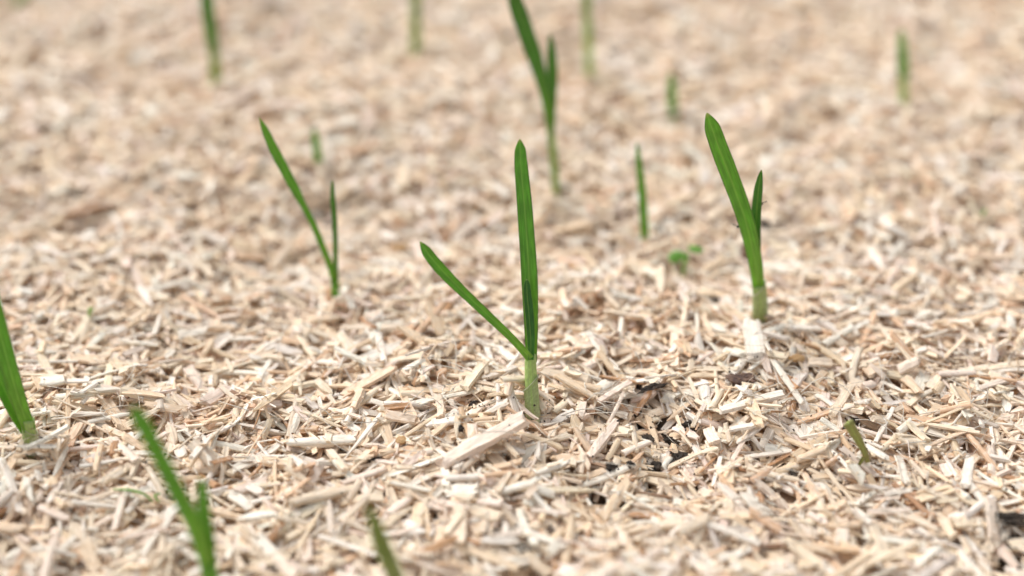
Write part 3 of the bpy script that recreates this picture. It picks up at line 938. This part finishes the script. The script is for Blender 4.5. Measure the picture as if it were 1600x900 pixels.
# 16 seedling with two seed leaves
pb = Plant((1068, 428), 0)
root = thing('weed_seedling', pb.b, 'tiny seedling with two round green seed leaves, left of the broad-leaved sprout', 'seedling')
v, f = tube(catmull([pb.pt(1068, 430), pb.pt(1070, 404), pb.pt(1074, 396)], 8), np.linspace(.0009, .0007, 8), 8)
link('stem', mesh_np('stem', v - pb.b, [f], M_COTY, True), root)
def seed_leaf(px, py, wpx, hpx, tilt, rot):
    c = pb.pt(px, py); s = pb.scale(c)
    n1, n2 = 8, 20
    V = [c + np.array([0, 0, .0004])]
    F3 = []; F4 = []
    for k in range(1, n1):
        r = k / (n1 - 1)
        for m in range(n2):
            a = m / n2 * 2 * math.pi
            x, y = math.cos(a) * r * wpx / 2 * s, math.sin(a) * r * hpx / 2 * s * 1.5
            x, y = x * math.cos(rot) - y * math.sin(rot), x * math.sin(rot) + y * math.cos(rot)
            V.append(c + np.array([x, y * math.cos(tilt), y * math.sin(tilt) + .0006 * (1 - r * r) - .0004 * abs(math.sin(a)) * r]))
    for m in range(n2): F3.append((0, 1 + m, 1 + (m + 1) % n2))
    for k in range(n1 - 2):
        for m in range(n2):
            a = 1 + k * n2
            F4.append((a + m, a + n2 + m, a + n2 + (m + 1) % n2, a + (m + 1) % n2))
    V = np.array(V); nv = len(V)
    bot = V - np.array([0, 0, .0004])
    e = 1 + (n1 - 2) * n2
    rimf = [(e + m, nv + e + m, nv + e + (m + 1) % n2, e + (m + 1) % n2) for m in range(n2)]
    F4 = np.array(F4); F3 = np.array(F3)
    return mesh_np('seed_leaf', np.concatenate([V, bot]) - pb.b, [np.concatenate([F4, F4[:, ::-1] + nv, rimf]), np.concatenate([F3, F3[:, ::-1] + nv])], M_COTY, True)
link('seed_leaf', seed_leaf(1056, 400, 25, 12, .9, .35), root)
link('seed_leaf', seed_leaf(1087, 388, 24, 8, .5, -.25), root)
link('seed_leaf', seed_leaf(1072, 401, 8, 12, .8, 0), root)

# small grass blades lying in the chips
def blade(path, wpx, label, mat=M_LEAF):
    p = [hit(*q) + np.array([0, 0, .0015 + .0016 * math.sin(math.pi * k / (len(path) - 1))]) for k, q in enumerate(path)]
    b0 = p[0].copy()
    C = catmull(p, 16)
    r = wpx * np.linalg.norm(b0 - CPOS) / FPX / 2
    v, f = tube(C, r * np.sin(np.linspace(.25, 3.0, 16)) ** .6, 6)
    bl = np.stack([np.tile(np.array([-.5, 0, .5, .5, 0, -.5]), 16), np.repeat(np.linspace(.3, .9, 16), 6), np.full(96, 2.)], -1)
    link('grass_blade', mesh_np('grass_blade', v - b0, [f], mat, True, [('blade', 'FLOAT_VECTOR', bl)]), None, b0, label, 'grass blade')
blade([(178, 770), (205, 776), (228, 783), (240, 790)], 4, 'thin green grass blade lying on the chips behind the blurred bottom sprout')
blade([(250, 790), (244, 786), (252, 776)], 4, 'tiny green hook of grass beside the thin grass blade')
blade([(140, 500), (143, 493), (146, 488)], 7, 'tiny green tip peeping out above the left edge sprout', M_LEAF_PALE)
blade([(1534, 342), (1537, 338), (1540, 336)], 4, 'tiny green tip peeping out far at the right', M_COTY)
blade([(22, 14), (34, 2), (44, -12)], 12, 'blurred green tip at the top left corner', M_LEAF_PALE)

# ------------------------------------------------------------------ dark soil clods, bark scrap, husks
def lump(name, px, py, wpx, hpx, mat, label, cat, group=None, flat=.7, yaw=0., seed=1, raise_=.1, sub=4, spiky=.42):
    p = hit(px, py)
    s = np.linalg.norm(p - CPOS) / FPX
    r = np.random.default_rng(seed)
    import bmesh
    bm = bmesh.new()
    bmesh.ops.create_icosphere(bm, subdivisions=sub, radius=1)
    V = np.array([v.co[:] for v in bm.verts]); F = np.array([[v.index for v in f.verts] for f in bm.faces])
    bm.free()
    k = r.normal(0, 1, (9, 3)) * 2.6; ph = r.uniform(0, 6.28, 9)
    d = sum(np.sin(V @ k[q] + ph[q]) for q in range(9)) / 9
    d += .5 * sum(np.sin(V @ (k[q] * 2.7) + ph[q] * 2) for q in range(9)) / 9
    d += .7 * np.abs(sum(np.sin(V @ (k[q] * 4.5) + ph[q] * 3) for q in range(9))) / 9 - .15
    V = V * (1 + spiky * 2.6 * d[:, None])
    V *= np.array([wpx / 2 * s, hpx / 2 * s * 1.2, hpx / 2 * s * flat])
    c_, s_ = math.cos(yaw), math.sin(yaw)
    V = V @ np.array([[c_, s_, 0], [-s_, c_, 0], [0, 0, 1]])
    p = p + np.array([0, 0, hpx / 2 * s * flat * raise_])
    return link(name, mesh_np(name, V, [F], mat, False), None, p, label, cat, group)

CL = [((1062, 717), 26, 22, 'black soil clod lowest of the dark cluster right of the central sprout'),
      ((1078, 668), 12, 20, 'upright black soil crumb, rightmost of the dark cluster'),
      ((1013, 688), 22, 12, 'flat black soil crumb in the middle of the dark cluster'),
      ((1010, 622), 9, 18, 'small upright black crumb at the top of the dark cluster'),
      ((1020, 604), 44, 9, 'wide thin black crumb behind the dark cluster, under tan shavings'),
      ((1035, 640), 14, 12, 'black crumb in the cluster just left of the long whitish chip'),
      ((1000, 606), 16, 12, 'black crumb at the upper left corner of the dark cluster'),
      ((1046, 690), 16, 12, 'black crumb directly above the lowest soil clod'),
      ((1025, 728), 18, 12, 'black clod left of the lowest soil clod'),
      ((955, 732), 20, 14, 'black crumb below the stout round-ended cream chip'),
      ((985, 726), 12, 12, 'little black crumb between the two lowest soil clods'),
      ((964, 659), 7, 8, 'pea-like black speck beside the stout round-ended cream chip'),
      ((1335, 658), 14, 10, 'black crumb touching the top of the cut green stub'),
      ((1193, 350), 22, 12, 'blurred black clod behind the broad-leaved sprout'),
      ((720, 670), 8, 12, 'dark crumb behind the largest chip'),
      ((738, 630), 13, 5, 'small dark crumb left of the central stem'),
      ((1240, 742), 24, 8, 'dark sliver of soil between chips below the cut green stub'),
      ((1582, 812), 40, 22, 'blurred dark clod in the hollow at the right edge'),
      ((585, 718), 18, 7, 'small charred crumb on a cream chip left of the largest chip'),
      ((1585, 846), 26, 12, 'smaller blurred dark clod below the one at the right edge'),
      ((120, 303), 26, 12, 'blurred dark clod far at the left'),
      ((818, 858), 22, 10, 'blurred dark crumb at the bottom edge right of the frayed shoot'),
      ((1118, 470), 14, 6, 'small dark crumb left of the broad-leaved stem')]
for q, ((px, py), w, h, lb) in enumerate(CL):
    lump('soil_clod', px, py, w, h, M_SOIL, lb, 'soil clod', 'black soil clods between the chips', seed=q + 7, yaw=q * .9)
lump('bark_scrap', 1160, 592, 46, 22, M_BARK, 'dark purplish brown scrap of bark between pale chips, left of the long whitish chip', 'bark', yaw=-.6, seed=44, flat=.5)
lump('husk', 1245, 560, 26, 14, M_AMBER, 'amber husk among pale chips below the foot of the broad-leaved sprout', 'husk', seed=51, spiky=.1)
lump('husk', 627, 688, 18, 14, M_AMBER, 'small amber husk left of the largest chip', 'husk', seed=52, spiky=.1)
lump('husk', 622, 388, 26, 16, M_AMBER, 'blurred amber husk between the thin forked sprout and the central sprout', 'husk', seed=53, spiky=.12)
lump('husk', 190, 84, 24, 12, M_AMBER, 'blurred orange husk at upper left', 'husk', seed=54, spiky=.12)

# ------------------------------------------------------------------ two small flies on the right sprout
def fly(px, py, sx, label, off):
    c = PL2.pt(px, py, off)
    s = PL2.scale(c)
    root = thing('fly', c, label, 'fly', 'flies on the right sprout')
    import bmesh
    def blob(name, ctr, rad, mat):
        bm = bmesh.new(); bmesh.ops.create_icosphere(bm, subdivisions=2, radius=1)
        V = np.array([v.co[:] for v in bm.verts]) * rad + ctr
        F = np.array([[v.index for v in f.verts] for f in bm.faces]); bm.free()
        return link(name, mesh_np(name, V, [F], mat, True), root)
    blob('body', np.array([0, 0, 0]), np.array([2.6, 2.2, 2.2]) * s, M_FLY)
    blob('head', np.array([sx * 2.6, 0, .8]) * s, np.array([1.3, 1.3, 1.3]) * s, M_FLY)
    for w in (-1, 1):
        V = np.array([(0, 0, 1.2), (-sx * 3, w * 1.0, 2.4), (-sx * 8, w * 2.2, 4.2), (-sx * 9, w * 1.0, 2.8), (-sx * 5, w * .3, 1.2),
                      (0, 0, 1.0), (-sx * 3, w * 1.0, 2.2), (-sx * 8, w * 2.2, 4.0), (-sx * 9, w * 1.0, 2.6), (-sx * 5, w * .3, 1.0)]) * s
        F5 = np.array([(0, 1, 2, 3, 4), (9, 8, 7, 6, 5)])
        F4 = np.array([(k, (k + 1) % 5, 5 + (k + 1) % 5, 5 + k) for k in range(5)])
        link('wing', mesh_np('wing', V, [F5, F4], M_WING), root)
    for k in (-1, 0, 1):
        v, f = tube(np.array([(k * 1.2, 0, -1), (k * 2.2 + sx, 0, -3.0), (k * 2.6 + sx * 2.5, 0, -4.5)]) * s, np.array([.35, .28, .2]) * s, 4)
        link('leg', mesh_np('leg', v, [f], M_FLY), root)
fly(1153, 354, 1, 'tiny dark fly on the left edge of the broad leaf', -.001)
fly(1190, 318, -1, 'tiny dark fly on the right edge of the short leaf', .001)
